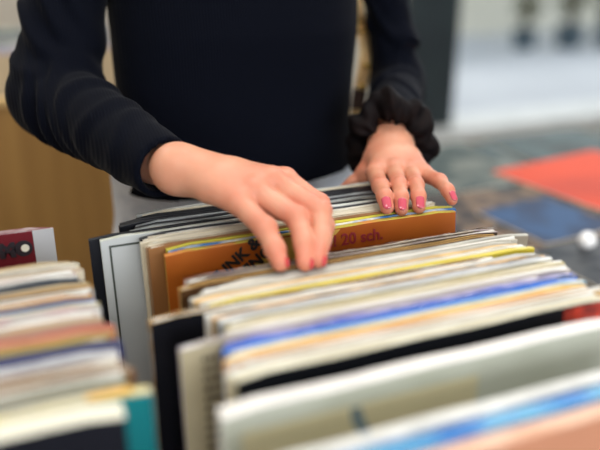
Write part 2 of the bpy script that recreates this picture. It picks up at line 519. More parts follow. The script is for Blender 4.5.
def text(name, body, size, loc, rot, m, parent, bold=0.0, ext=0.0002, font=None):
    cu = bpy.data.curves.new(name, 'FONT')
    cu.body = body
    cu.size = size
    cu.extrude = ext
    cu.offset = bold
    cu.resolution_u = 4
    o = bpy.data.objects.new(name, cu)
    COL.objects.link(o)
    bpy.context.view_layer.update()
    me = bpy.data.meshes.new_from_object(o.evaluated_get(bpy.context.evaluated_depsgraph_get()))
    COL.objects.unlink(o)
    bpy.data.objects.remove(o)
    me.materials.clear()
    me.materials.append(m)
    o = link(bpy.data.objects.new(name, me), cov(parent))
    o.location = loc
    o.rotation_euler = rot
    return o


# ---- the leaning records behind the gap
LEAN = math.radians(6)
GR = 'records leaning back behind the orange cover'
rear = [
    (.6100, .112, .0060, (206, 130, 56), (166, 82, 24), '', 'spine', .15, dict(edge2=(186, 170, 60), face2=(182, 100, 34))),
    (.6172, .117, .0042, (40, 110, 176), BLUE, 'blue edged', 'spine', 0, dict(edge2=(226, 226, 214))),
    (.6224, .116, .0042, (200, 190, 60), OLIVE, 'yellow-green edged', 'spine', 0, {}),
    (.6278, .100, .0045, (176, 130, 88), BROWN, 'brown edged', 'open', 0, {}),
    (.6335, .098, .0048, CREAM, (170, 140, 108), 'cream edged brown', 'open', 0, {}),
    (.6395, .104, .0055, (238, 234, 220), CREAM, 'thick cream paged', 'open', 0, dict(inner=INNERW)),
    (.6462, .096, .0052, (228, 222, 204), CREAM, 'ivory', 'open', 0, {}),
    (.6525, .102, .0050, WHITE, CREAM, 'white topped', 'open', 0, {}),
    (.6588, .098, .0046, (60, 62, 66), BLACK, 'dark grey edged', 'spine', 0, {}),
    (.6660, .061, .0046, (216, 220, 216), (196, 202, 204), '', 'spine', .15, dict(edge2=(196, 200, 186), face2=(206, 210, 212))),
    (.6725, .051, .0050, (14, 18, 28), BLACK, '', 'spine', 0, {}),
    (.6800, .092, .0046, (150, 156, 156), GREYB, 'light grey', 'spine', 0, {}),
    (.6860, .098, .0046, (14, 18, 28), BLACK, 'black edged', 'spine', .3, {}),
    (.6922, .100, .0046, (150, 156, 160), GREY, 'blue-grey', 'spine', 0, {}),
    (.6985, .084, .0048, (14, 18, 28), BLACK, 'black', 'spine', .2, {}),
    (.7050, .086, .0046, (14, 18, 28), BLACK, 'charcoal', 'spine', .2, {}),
    (.7115, .104, .0048, (14, 18, 28), BLACK, 'navy black', 'spine', .2, {}),
    (.7180, .112, .0050, (230, 226, 208), CREAM, 'cream', 'open', 0, {}),
    (.7237, .106, .0046, (186, 190, 188), GREY, 'silver grey', 'spine', .2, {}),
]
rs = {}
for i, (y, x0, t, e, f, look, st, g, kw) in enumerate(rear):
    lab = '%s record sleeve, %s behind the orange cover' % (look, ORD[i])
    if i == 0: lab = 'orange record sleeve with dark lettering, leaning back under the resting hand'
    if i == 9: lab = 'pale grey record sleeve jutting out beyond the orange cover'
    if i == 10: lab = 'black record sleeve jutting out right behind the pale grey one'
    rs[i] = sleeve(x0, y, t, f, e, lab, GR, style=st, gloss=g, lean=LEAN, **kw)
    rs[i].location.z = SB + (0.0009 if i < 2 else 0.002)
bm = bmesh.new()
box(bm, (0.0075, -0.0004, 0.0), (0.0095, 0.0002, 0.3065)); box(bm, (0.0095, -0.0004, 0.3045), (0.30, 0.0002, 0.3065))
mesh_obj('sleeve_edge_line', bm, mat('edge_line_dark', (70, 78, 72), 0.6), cov(rs[9]))  # dark line drawn on in place of a second pale sleeve's edge
ink = mat('black_ink', (34, 26, 22), 0.5)
maroon = mat('maroon_ink', (150, 30, 34), 0.5)
yel = mat('mustard_print', (206, 168, 70), 0.5, (196, 156, 60))
orc = rs[0]
bm = bmesh.new()
for (xa, xb) in ((0.068, 0.150),):      # slanted mustard band
    v = [bm.verts.new(p) for p in ((xa - 0.03, -0.0004, 0.258), (xb - 0.03, -0.0004, 0.258), (xb + 0.028, -0.0004, 0.3125), (xa + 0.05, -0.0004, 0.3125))]
    w2 = [bm.verts.new((p.co.x, 0.0002, p.co.z)) for p in v]
    bm.faces.new(v)
    for j in range(4): bm.faces.new((v[(j + 1) % 4], v[j], w2[j], w2[(j + 1) % 4]))
mesh_obj('printed_band', bm, yel, cov(orc))
text('lettering', 'FUNK &', 0.0165, (0.046, -0.0007, 0.276), (math.pi / 2, math.radians(-36), 0), ink, orc, 0.0006)
text('lettering', 'SWING', 0.0165, (0.062, -0.0007, 0.268), (math.pi / 2, math.radians(-36), 0), ink, orc, 0.0006)
text('lettering', 'Real! 20 sch.', 0.0170, (0.140, -0.0007, 0.2955), (math.pi / 2, 0, 0), maroon, orc, 0.0004)

# ---- the stack on the other side of the same bin
GL_ = 'records in the side stack'
pal = [  # y, edge, edge2, face, look
    (.6290, TAN, (226, 206, 170), BEIGE, 'tan edged', 0), (.6225, CREAM, WHITE, CREAM, 'cream', 0), (.6160, (236, 232, 222), (206, 196, 176), CREAM, 'off-white', 0),
    (.6095, (222, 200, 176), CREAM, CREAM, 'buff', 0), (.6030, (226, 150, 150), WHITE, WHITE, 'pink-and-white', 0), (.5965, WHITE, (226, 226, 222), (70, 80, 92), 'white edged slate-faced', 0),
    (.5835, (62, 70, 82), (120, 124, 128), (70, 80, 92), 'slate blue', 0), (.5770, (206, 180, 130), (226, 206, 170), TAN, 'sandy', 0), (.5705, (216, 176, 116), (196, 150, 90), TAN, 'ochre edged', 0),
    (.5640, (150, 150, 150), (190, 186, 170), GREY, 'mid grey', 0), (.5575, (222, 176, 110), (236, 206, 160), ORG, 'apricot', 0), (.5510, (226, 190, 140), (206, 160, 100), ORG, 'light orange', 0),
    (.5445, (30, 92, 176), (90, 130, 170), BLUE, 'mid blue', 0), (.5380, (206, 200, 170), (176, 170, 130), BEIGE, 'khaki edged', 0), (.5315, (232, 196, 200), WHITE, WHITE, 'pale pink', 0),
    (.5250, WHITE, (236, 206, 206), WHITE, 'white', 0), (.5185, (232, 166, 176), (236, 206, 196), CREAM, 'rose pink', 0), (.5120, (222, 190, 150), CREAM, CREAM, 'light buff', 0),
    (.5055, (196, 150, 120), (226, 190, 160), BROWN, 'pale terracotta', 0), (.4990, (206, 120, 108), (220, 166, 150), (190, 100, 90), 'coral red', 0), (.4925, (236, 160, 120), (226, 130, 80), ORG, 'salmon orange', 0),
    (.4860, (214, 156, 104), (216, 180, 120), ORG, 'vivid orange', 0), (.4795, (204, 194, 120), (196, 190, 130), OLIVE, 'lemon yellow', 0), (.4730, (60, 70, 130), (110, 116, 150), (30, 40, 110), 'dusky blue', 0),
    (.4660, (20, 28, 100), (34, 44, 120), (30, 40, 110), 'navy blue', 0), (.4595, (232, 236, 244), (206, 210, 226), WHITE, 'cool white', 0), (.4530, WHITE, (226, 230, 236), WHITE, 'snow white', 0),
    (.4465, (226, 200, 190), (190, 160, 140), BROWN, 'dusty pink', 0), (.4400, (176, 140, 116), (206, 180, 156), BROWN, 'pinkish brown', 0), (.4335, (190, 160, 130), (150, 120, 96), BROWN, 'dull brown', 0),
    (.4270, (190, 182, 150), (150, 146, 120), BEIGE, 'drab beige', 0), (.4205, (140, 146, 126), (170, 172, 150), GREY, 'grey-green', 0), (.4140, (160, 166, 150), (120, 126, 112), GREY, 'moss grey', 0),
]
for i, (y, e, e2, f, look, _) in enumerate(pal):
    xr = np.interp(y, [.40, .50, .62], [.050, .045, .034]) + rnd.uniform(-.005, .004)
    t = .0056
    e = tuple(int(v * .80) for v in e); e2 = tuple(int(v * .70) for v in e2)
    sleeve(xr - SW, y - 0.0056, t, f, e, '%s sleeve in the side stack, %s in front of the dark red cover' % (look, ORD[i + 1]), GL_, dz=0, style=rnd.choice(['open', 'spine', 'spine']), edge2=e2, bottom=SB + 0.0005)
ds = sleeve(.021 - SW, .700, .0085, (104, 26, 36), (190, 186, 186), 'dark red record sleeve with black lettering and a pale grey spine strip', GL_, style='spine', face2=(96, 22, 32), edge2=(120, 70, 76), bottom=SB + 0.0005)
ds.scale = (1, 1, 1.016)
plate('spine_strip', (SW - 0.0195, -0.0006, 0.0), (SW, 0.0, 0.3145), mat('strip_grey', (196, 198, 200), 0.5, (180, 182, 186)), ds)
text('lettering', 'MO', 0.0185, (0.2635, -0.0008, 0.2915), (math.pi / 2, 0, 0), mat('dark_ink', (34, 22, 34), 0.5), ds, 0.0016)
bm = bmesh.new()
bmesh.ops.create_cone(bm, cap_ends=True, segments=24, radius1=0.0038, radius2=0.0038, depth=0.0008)
d_ = mesh_obj('printed_dot', bm, mat('cream_ink', (236, 232, 214), 0.5), cov(ds))
d_.rotation_euler = (math.pi / 2, 0, 0)
d_.location = (0.2870, -0.0010, 0.2980)
te = sleeve(.058 - SW, .3985, .0075, (14, 116, 122), (226, 214, 150), 'teal record sleeve with a yellow patch on its top edge', GL_, style='spine', edge2=(206, 200, 170), face2=(10, 104, 112), bottom=SB + 0.0005)
plate('printed_patch', (SW - 0.040, 0.0006, 0.3146), (SW - 0.012, 0.0066, 0.3158), mat('amber_print', (232, 176, 50), 0.5), te)
sleeve(.038 - SW, .3790, .0170, (14, 17, 28), (226, 224, 208), 'thick cream-topped record box with a dark face, front of the side stack', GL_, style='spine', edge2=(230, 228, 210), bottom=SB + 0.0005, cat='record box')

# ------------------------------------------------------------------ the far wooden bin: sleeves showing over its rail
r3 = random.Random(11)
farcol = [('pale blue', (176, 190, 206)), ('off-white', (214, 212, 204)), ('grey', (150, 154, 158)), ('dusty pink', (206, 176, 176)), ('dark green', (60, 76, 72)), ('lilac', (176, 170, 196)), ('cream', (222, 214, 190)),
          ('slate', (86, 96, 106)), ('white', (230, 230, 226)), ('sea green', (130, 156, 150)), ('sand', (196, 178, 148)), ('silver', (184, 188, 192))]
for c_, xc in enumerate((-0.62, -0.28, 0.07, 0.44)):
    place = ['end column', 'second column', 'column beside the raised elbow', 'column behind the torso'][c_]
    for k in range(9):
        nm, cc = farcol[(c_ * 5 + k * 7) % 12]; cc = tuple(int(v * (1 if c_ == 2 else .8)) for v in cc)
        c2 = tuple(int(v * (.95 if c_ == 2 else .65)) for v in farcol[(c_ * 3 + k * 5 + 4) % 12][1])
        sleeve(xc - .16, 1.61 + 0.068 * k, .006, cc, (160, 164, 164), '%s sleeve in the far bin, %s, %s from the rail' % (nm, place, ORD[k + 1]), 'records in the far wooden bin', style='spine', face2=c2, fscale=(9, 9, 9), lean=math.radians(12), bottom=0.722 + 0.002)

# ------------------------------------------------------------------ low display table under the window side, covers laid flat
DT = 0.755
t = empty('display_table', (1.35, 1.06, 0), label='low grey-green display table beside the person, covered with flat record sleeves', cat='table')
m_tt = mat('table_laminate', (62, 88, 94), 0.5, (50, 74, 82), (3, 3, 3))
box_obj('tabletop', (-.69, -.45, DT - .03), (.95, .45, DT), m_tt, t, 0.003)
for sx in (-.64, .88):
    for sy in (-.40, .36):
        box_obj('leg', (sx, sy, 0), (sx + .04, sy + .04, DT - .03), m_dark, t, 0.002)
for (a, b) in (((-.60, -.385, DT - .1), (.88, -.365, DT - .03)), ((-.60, .375, DT - .1), (.88, .395, DT - .03))): box_obj('apron', a, b, m_tt, t)


def flat(x, y, rz, z, col, col2, label, sc=(14, 14, 14), th=.005, size=SW):
    o = empty('record_sleeve', (x, y, z), rz, label=label, cat='record sleeve', group='record sleeves laid on the display table')
    fm = mat('cover_print', tuple(int(v * .62) for v in col) if col[0] < 212 else col, 0.65, tuple(int(v * .6) for v in col2) if col[0] < 212 else col2, sc, 3, coat=0.0, contrast=0.15)
    em = mat('cover_edge', (220, 214, 200), 0.6)
    bm = bmesh.new()
    s = size / 2
    box(bm, (-s, -s, 0), (s, s, th), 0, 0.0015)
    for f in bm.faces:
        if abs(f.normal.z) < .5: f.material_index = 1
    bm.normal_update()
    for f in bm.faces:
        f.material_index = 1 if abs(f.normal.z) < .5 else 0
    mesh_obj('cover', bm, [fm, em], o)
    return o


flats = [
    (0.93, 1.36, .1, (176, 186, 176), (96, 120, 120), 'sage green record sleeve at the table corner nearest the person'),
    (1.28, 1.37, -.05, (120, 150, 156), (90, 110, 110), 'blue-green record sleeve at the back edge of the display table'),
    (1.63, 1.36, .04, (150, 160, 150), (96, 106, 100), 'moss grey record sleeve at the back edge of the display table'),
    (0.86, 1.03, -.12, (206, 170, 140), (70, 66, 70), 'peach and charcoal record sleeve on the display table beside the hand'),
    (1.21, 1.03, .08, (150, 130, 116), (210, 180, 150), 'brown and peach record sleeve under the orange one'),
    (0.84, 0.69, .05, (60, 80, 104), (30, 36, 50), 'navy record sleeve at the front corner of the display table'),
    (1.18, 0.69, -.06, (46, 92, 156), (60, 70, 86), 'blue record sleeve on the display table in front of the orange one'),
    (1.55, 1.02, .06, (110, 120, 130), (50, 58, 70), 'steel grey record sleeve at the far end of the table'),
]
for (x, y, rz, c1, c2, lab) in flats: flat(x, y, rz, DT, c1, c2, lab)
og = flat(1.175, 1.13, math.radians(9), DT + .0055, (214, 66, 16), (190, 54, 14), 'bright orange record sleeve lying skewed on top of others', sc=(3, 3, 3), size=.345)
flat(.895, .99, .1, DT + .0055, (60, 120, 190), (40, 80, 140), 'small sky blue single sleeve lying beside the orange cover', size=.18)
st = flat(0.865, 0.795, .05, DT + .0055, (60, 70, 84), (120, 126, 132), 'small charcoal single sleeve under the highlight ball', size=.18, sc=(20, 20, 20))
bm = bmesh.new()
bmesh.ops.create_uvsphere(bm, u_segments=32, v_segments=16, radius=.015)
s_ = mesh_obj('glint_ball', bm, mat('glint_white', (252, 252, 252), 0.12, (248, 248, 248), coat=.5), None, True)  # added ball that stands in for a blurred specular glint
s_.location = (0.862, 0.850, DT + .0105 + .015)
tag(s_, 'small glossy white ball on the charcoal single sleeve, added as a stand-in highlight', 'ball')

# ------------------------------------------------------------------ outside, through the window
def shrub(x, y, s, label):
    t = empty('potted_shrub', (x, y, -.02), label=label, cat='potted shrub')
    bm = bmesh.new()
    bmesh.ops.create_cone(bm, cap_ends=True, segments=20, radius1=.20 * s, radius2=.27 * s, depth=.4 * s)
    bmesh.ops.translate(bm, verts=bm.verts, vec=(0, 0, .2 * s))
    mesh_obj('pot', bm, mat('pot_grey', (70, 92, 104), .7), t)
    bm = bmesh.new()
    r = random.Random(int(x * 100))
    for k in range(9):
        a = r.uniform(0, 6.28); q = .12 * s
        bmesh.ops.create_cone(bm, cap_ends=True, segments=6, radius1=.012 * s, radius2=.006 * s, depth=.6 * s, matrix=Matrix.Translation((q * math.cos(a) * .5, q * math.sin(a) * .5, .65 * s)) @ Matrix.Rotation(r.uniform(-.3, .3), 4, 'X') @ Matrix.Rotation(r.uniform(-.3, .3), 4, 'Y'))
    mesh_obj('stem', bm, mat('stem_brown', (80, 64, 44), .8), t)
    bm = bmesh.new()
    for k in range(420):
        d = Vector((r.gauss(0, 1), r.gauss(0, 1), r.gauss(0, 1))).normalized() * (.36 * s * r.uniform(.35, 1))
        M_ = Matrix.Translation((d.x, d.y, .85 * s + d.z)) @ Matrix.Rotation(r.uniform(0, 6), 4, 'Z') @ Matrix.Rotation(r.uniform(-1, 1), 4, 'X')
        l = .055 * s
        v = [bm.verts.new(M_ @ Vector(p)) for p in ((0, -l, 0), (l * .4, 0, .008), (0, l, 0), (-l * .4, 0, .008))]
        bm.faces.new(v)
    mesh_obj('foliage', bm, mat('leaf_green', (84, 90, 56), .6, (116, 114, 76), (9, 9, 9)), t)
    return t


shrub(6.05, 7.5, .6, 'small potted shrub outside the window, farthest from the bollard')
shrub(6.62, 7.35, .7, 'middle potted shrub on the pavement between two others')
shrub(7.15, 7.2, .75, 'larger potted shrub on the pavement beside the dark bollard')
t = empty('bollard', (7.75, 7.95, -.02), label='dark bollard standing on the bright pavement outside', cat='bollard')
bm = bmesh.new(); bmesh.ops.create_cone(bm, cap_ends=True, segments=24, radius1=.09, radius2=.08, depth=1.0, matrix=Matrix.Translation((0, 0, .5))); mesh_obj('post', bm, m_dark, t, True)
bm = bmesh.new(); bmesh.ops.create_uvsphere(bm, u_segments=20, v_segments=10, radius=.095, matrix=Matrix.Translation((0, 0, 1.02))); mesh_obj('cap', bm, m_dark, t, True)
bm = bmesh.new(); bmesh.ops.create_cone(bm, cap_ends=True, segments=24, radius1=.14, radius2=.13, depth=.05, matrix=Matrix.Translation((0, 0, .025))); mesh_obj('base', bm, m_dark, t)

# ------------------------------------------------------------------ the person
person = empty('person', (0.30, 0.95, 0), label='person in a black ribbed sweater flipping through records with both hands', cat='person')
O = np.array([0.30, 0.95, 0])
skin = mat('skin', (216, 160, 132), 0.5, (204, 138, 110), (40, 40, 40), 2, sss=0.25, bump=0.12, bscale=700, contrast=0.6)
W_ = lambda p: np.asarray(p) - O           # into the person's own space


def chain(X, Y, Z, pts, rr, k=0.004):
    d = None
    for i in range(len(pts) - 1):
        e, _ = cone(X, Y, Z, pts[i], pts[i + 1], rr[i], rr[i + 1])
        d = e if d is None else smin(d, e, k)
    return d


# picture-left hand (reaching over and pinching a sleeve), joints wrist -> tips
hA = dict(
    wrist=PD(178, 169, .700), arm=PD(120, 155, .790),
    little=[PD(238, 202, .655), PD(265, 228, .636), PD(275, 249, .626), PD(280, 263, .617)],
    ring=[PD(253, 190, .664), PD(297, 217, .652), PD(304, 243, .634), PD(305, 263, .620)],
    middle=[PD(271, 180, .676), PD(320, 211, .664), PD(321, 238, .644), PD(318, 259.5, .627)],
    index=[PD(285, 180, .700), PD(319, 204, .690), PD(325, 226, .676), PD(322, 246, .664)],
    thumb=[PD(205, 178, .725), PD(236, 190, .730), PD(262, 202, .710), PD(282, 212, .69)])
rA = dict(little=[.0112, .0099, .0088, .0074], ring=[.0118, .0102, .0088, .0074], middle=[.0122, .0104, .0090, .0076], index=[.0115, .0098, .0086, .0074], thumb=[.016, .0125, .011, .009])
hB = dict(
    wrist=PD(391, 146, .895), arm=PD(394, 100, 1.02),
    little=[PD(424, 174, .828), PD(439.5, 181, .800), PD(447.5, 190, .781), PD(452, 200, .774)],
    ring=[PD(411, 170, .830), PD(416, 185, .788), PD(418.5, 196, .767), PD(419, 207, .760)],
    middle=[PD(394, 169, .828), PD(399, 185, .784), PD(401, 197, .762), PD(401.5, 209, .754)],
    index=[PD(375, 173, .824), PD(380.5, 186, .782), PD(384.5, 196, .758), PD(387, 207.5, .751)],
    thumb=[PD(378, 160, .872), PD(366, 173, .868), PD(353, 184, .872), PD(341, 191, .876)])
rB = dict(little=[.0096, .0077, .0069, .0060], ring=[.0098, .0082, .0076, .0070], middle=[.0100, .0085, .0078, .0072], index=[.0103, .0088, .0081, .0074], thumb=[.017, .0112, .0088, .0062])


def hand_field(h, r, wr, palm_k):
    def f(X, Y, Z):
        wp = h['wrist']
        d, _ = cone(X, Y, Z, h['arm'], wp, wr[0], wr[1])
        for n in ('little', 'ring', 'middle', 'index'):
            a = h[n][0]
            mid = wp * .45 + a * .55
            e = chain(X, Y, Z, [wp, mid, a], [wr[1] * .92, .0150, r[n][0] * 1.05], .004)
            d = smin(d, e, palm_k)
        e = chain(X, Y, Z, [wp, h['thumb'][0], h['thumb'][1]], [wr[1] * .85, r['thumb'][0], r['thumb'][1]], .006)
        d = smin(d, e, palm_k)
        fin = None
        for n in ('little', 'ring', 'middle', 'index', 'thumb'):
            p = h[n]
            e = chain(X, Y, Z, p, r[n], .005)
            # knuckle swell on the back of the joint, soft pad between joints
            for j in (1,):
                k_, _ = cone(X, Y, Z, p[j] - .0004 * FW, p[j] - .0003 * FW, r[n][j], r[n][j])
                e = smin(e, k_, .003)
            fin = e if fin is None else smin(fin, e, .0012)
        d = smin(d, fin, .0035)
        for n in ('little', 'ring', 'middle', 'index'):        # knuckle heads
            q = h[n][0] + UP * .0022 - FW * .001
            k_, _ = cone(X, Y, Z, q, q + FW * .001, r[n][0] * .72, r[n][0] * .72)
            d = smin(d, k_, .006)
            wq = wp + UP * .008
            k_, t_ = cone(X, Y, Z, q, wq * .7 + q * .3, r[n][0] * .42, r[n][0] * .25)
            d = smin(d, k_, .006)
        return d
    return f


REDS = []


def hand_mesh(h, r, wr, pk, vox=.0013):
    pts = np.array([h['wrist'], h['arm'] * .55 + h['wrist'] * .45] + [p for n in r for p in h[n]])
    lo = pts.min(0) - .03
    hi = pts.max(0) + .03
    P, Q = surface('x', hand_field(h, r, wr, pk), lo, hi, vox, None)
    red = np.zeros(len(P))
    for n in r:
        for j, am, sg in ((0, .55, .011), (1, .75, .009), (2, .4, .007), (3, .9, .010)):
            red = np.maximum(red, am * np.exp(-((np.linalg.norm(P - (h[n][j] + UP * .004), axis=1) / (sg + r[n][j])) ** 3)))
    REDS.append(red * .65)
    return P - O, Q


HA = hand_mesh(hA, rA, (.0255, .0198), .014)
HB = hand_mesh(hB, rB, (.032, .0225), .014)
# torso profile (world heights): centre x, half width, centre y, half depth
zz = np.array([.80, .90, .97, 1.02, 1.08, 1.14, 1.20, 1.26, 1.32, 1.38])
cx_ = np.array([.288, .286, .285, .284, .286, .291, .294, .300, .300, .300])
hw_ = np.array([.180, .176, .166,   .158, .160, .164, .168, .176, .172, .120])
cy_ = np.array([.940, .935, .930, .930, .935, .945, .960, .972, .985, .990])
hd_ = np.array([.118, .115, .108, .104, .108, .120, .126, .120, .105, .070])


def trunk(X, Y, Z, off=0.0):
    a = np.interp(Z, zz, hw_) + off
    b = np.interp(Z, zz, hd_) + off
    x = (X - np.interp(Z, zz, cx_)) / a
    y = (Y - np.interp(Z, zz, cy_)) / b
    return np.maximum((np.power(np.abs(x) ** 2.3 + np.abs(y) ** 2.3, 1 / 2.3) - 1) * np.minimum(a, b) * .85, Z - 1.355 - off)


SHA = np.array([.119, .985, 1.335]); SHB = np.array([.506, .995, 1.335])
ELA = PD(54, 95, .865); ELB = PD(398, 82, 1.10)
HC = np.array([.285, .965, 1.545])     # head centre
fdir = np.array([-.08, -.80, -.60]); fdir /= np.linalg.norm(fdir)   # the face looks down at the records


def body_field(X, Y, Z):
    d = np.maximum(trunk(X, Y, Z, -.022), .80 - Z)
    d = smin(d, chain(X, Y, Z, [SHA + [.05, 0, -.01], SHA, ELA, PD(125, 153, .783)], [.036, .032, .030, .022]), .03)
    d = smin(d, chain(X, Y, Z, [SHB + [-.05, 0, -.01], SHB, ELB, PD(394, 110, .99)], [.04, .028, .028, .024]), .03)
    d = smin(d, chain(X, Y, Z, [[.300, 1.005, 1.33], [.292, 1.0, 1.46]], [.054, .046]), .02)
    # head: skull, jaw, nose, brow, lips, ears
    up = np.array([0, -.6, .8]); side = np.cross(up, fdir); side /= np.linalg.norm(side); up = np.cross(fdir, side)
    if up[2] < 0: up = -up
    for a, b, ra, rb, k in ((HC + up * .03, HC + up * .02 - fdir * .02, .076, .080, .02), (HC + fdir * .03 - up * .02, HC + fdir * .045 - up * .075, .055, .028, .03),
                            (HC + fdir * .088 + up * .0, HC + fdir * .104 - up * .022, .007, .0105, .008),
                            (HC + fdir * .082 - up * .05 - side * .014, HC + fdir * .082 - up * .05 + side * .014, .007, .007, .006),
                            (HC + side * .074 + up * .01, HC + side * .078 - up * .02, .010, .007, .008), (HC - side * .074 + up * .01, HC - side * .078 - up * .02, .010, .007, .008)):
        e, _ = cone(X, Y, Z, a, b, ra, rb)
        d = smin(d, e, k)
    for s in (-1, 1):                    # eye sockets
        e, _ = cone(X, Y, Z, HC + fdir * .094 + side * .032 * s + up * .006, HC + fdir * .095 + side * .030 * s + up * .006, .011, .011)
        d = -smin(-d, e, .008)
    return d


body_o = surface('body', lambda X, Y, Z: body_field(X + O[0], Y + O[1], Z + O[2]), np.array([-.03, .66, .79]) - O, np.array([.66, 1.12, 1.66]) - O, .0065, skin, person, extra=[HA, HB])

va = body_o.data.attributes.new('flush', 'FLOAT', 'POINT')
nv_ = len(body_o.data.vertices)
fl_ = np.concatenate([np.zeros(nv_ - len(REDS[0]) - len(REDS[1])), REDS[0], REDS[1]])
va.data.foreach_set('value', fl_.astype(np.float32))
nt = skin.node_tree
at_ = nt.nodes.new('ShaderNodeAttribute'); at_.attribute_name = 'flush'
mc = nt.nodes.new('ShaderNodeMix'); mc.data_type = 'RGBA'
pb = nt.nodes['Principled BSDF']
src = pb.inputs['Base Color'].links[0].from_socket
nt.links.new(at_.outputs['Fac'], mc.inputs[0]); nt.links.new(src, mc.inputs[6]); mc.inputs[7].default_value = lin((200, 104, 82))
nt.links.new(mc.outputs[2], pb.inputs['Base Color'])

# sweater
m_sw = bpy.data.materials.new('ribbed_knit')
m_sw.use_nodes = True
nt = m_sw.node_tree
b = nt.nodes['Principled BSDF']
b.inputs['Base Color'].default_value = lin((7, 10, 20))
b.inputs['Roughness'].default_value = 0.85
b.inputs['Sheen Weight'].default_value = 0.03
b.inputs['Sheen Roughness'].default_value = 0.4
b.inputs['Specular IOR Level'].default_value = 0.06
tc = nt.nodes.new('ShaderNodeTexCoord'); wv = nt.nodes.new('ShaderNodeTexWave'); bp = nt.nodes.new('ShaderNodeBump')
wv.bands_direction = 'X'; wv.inputs['Scale'].default_value = 95; wv.inputs['Distortion'].default_value = 0.6; wv.inputs['Detail'].default_value = 1
bp.inputs['Strength'].default_value = 0.3; bp.inputs['Distance'].default_value = 0.0012
nt.links.new(tc.outputs['Object'], wv.inputs['Vector']); nt.links.new(wv.outputs['Fac'], bp.inputs['Height']); nt.links.new(bp.outputs['Normal'], b.inputs['Normal'])
CUA = PD(163, 167, .712); CUB = PD(393, 128, .925)


def limb(X, Y, Z, pts, rr, folds, seed):
    """sleeve tube with folds that gather round the elbow (folds: list of (segment, t, amplitude, width, skew))"""
    out = None
    for i in range(len(pts) - 1):
        a, b = np.asarray(pts[i]), np.asarray(pts[i + 1])
        e, t = cone(X, Y, Z, a, b, rr[i], rr[i + 1])
        ab = (b - a); L = np.linalg.norm(ab); ab = ab / L
        s = np.cross(ab, FW); s /= np.linalg.norm(s)
        lat = ((X - a[0]) * s[0] + (Y - a[1]) * s[1] + (Z - a[2]) * s[2]) / rr[i]
        tu = ((X - a[0]) * ab[0] + (Y - a[1]) * ab[1] + (Z - a[2]) * ab[2]) / L
        for (seg, tt, amp, wd, sk) in folds:
            if seg != i: continue
            q = (tu - tt - sk * lat - .05 * np.sin(lat * 2.3 + seed + tt * 9)) / wd
            e = e - amp * np.exp(-q * q) + amp * .5 * np.exp(-(q - 1.6) ** 2)
        out = e if out is None else smin(out, e, .02)
    return out


def sweater_field(X, Y, Z):
    d = trunk(X, Y, Z, 0.0)
    d = d + .0015 * np.sin(22 * X + 9 * Z) * np.sin(14 * Z + 3)
    A = limb(X, Y, Z, [SHA, ELA, CUA], [.042, .050, .0325],
             [(0, .52, .004, .05, .14), (0, .66, .005, .045, .12), (0, .80, .007, .04, .10), (0, .93, .005, .035, .06),
              (1, .06, .007, .04, -.14), (1, .17, .0065, .035, -.12), (1, .28, .0045, .035, -.10), (1, .42, .0035, .04, -.08), (1, .60, .0028, .04, -.05), (1, .78, .002, .04, -.05)], 1.0)
    B = limb(X, Y, Z, [SHB, ELB, CUB], [.026, .037, .0365],
             [(0, .35, .003, .05, .1), (0, .55, .004, .05, -.12), (0, .72, .005, .04, .1), (0, .88, .005, .04, -.08), (1, .1, .004, .05, .1), (1, .3, .004, .05, -.1), (1, .55, .003, .05, .1)], 2.0)
    yoke = chain(X, Y, Z, [SHA + [.01, 0, .0], SHB - [.03, 0, .0]], [.046, .040])
    for q_ in (SHA, SHB):
        e_, _ = cone(X, Y, Z, q_ - [0, 0, .02], q_ - [0, 0, .019], .046, .046)
        yoke = smin(yoke, e_, .02)
    body = smin(d, yoke, .04)
    # cut the cuffs square and hollow them for the wrists
    for nm, L_, el, cu, wr in (('a', A, ELA, CUA, hA), ('b', B, ELB, CUB, hB)):
        n = (cu - el) / np.linalg.norm(cu - el)
        cut = (X - cu[0]) * n[0] + (Y - cu[1]) * n[1] + (Z - cu[2]) * n[2]
        L_ = -smin(-L_, -(cut - .004), .004)
        inn, _ = cone(X, Y, Z, cu + n * .05, cu - n * .02, .0255 if nm == 'a' else .031, .0255)
        L_ = np.maximum(L_, -inn)
        body = smin(body, L_, .004)
    hem = ZT - .030 + .012 * np.sin((X - .3) * 4)
    body = np.maximum(body, hem - Z)
    neck, _ = cone(X, Y, Z, [.298, .985, 1.36], [.292, .975, 1.50], .060, .060)
    return np.maximum(body, -neck)


surface('sweater', lambda X, Y, Z: sweater_field(X + O[0], Y + O[1], Z + O[2]), np.array([-.10, .62, .93]) - O, np.array([.70, 1.14, 1.43]) - O, .0036, m_sw, person)

# jeans, shoes, hair
m_jean = mat('pale_denim', (226, 232, 240), .8, (204, 212, 224), (30, 30, 60), 3)


def jeans_field(X, Y, Z):
    t_ = (np.power(np.abs((X - .288) / .178) ** 2.3 + np.abs((Y - .945) / .112) ** 2.3, 1 / 2.3) - 1) * .10
    t_ = np.maximum(np.maximum(t_, Z - .975), .80 - Z)
    d = t_
    for s in (-1, 1):
        d = smin(d, chain(X, Y, Z, [[.288 + s * .085, .955, .82], [.288 + s * .095, .955, .48], [.288 + s * .105, .965, .10]], [.092, .066, .055]), .03)
    return np.maximum(d, .075 - Z)


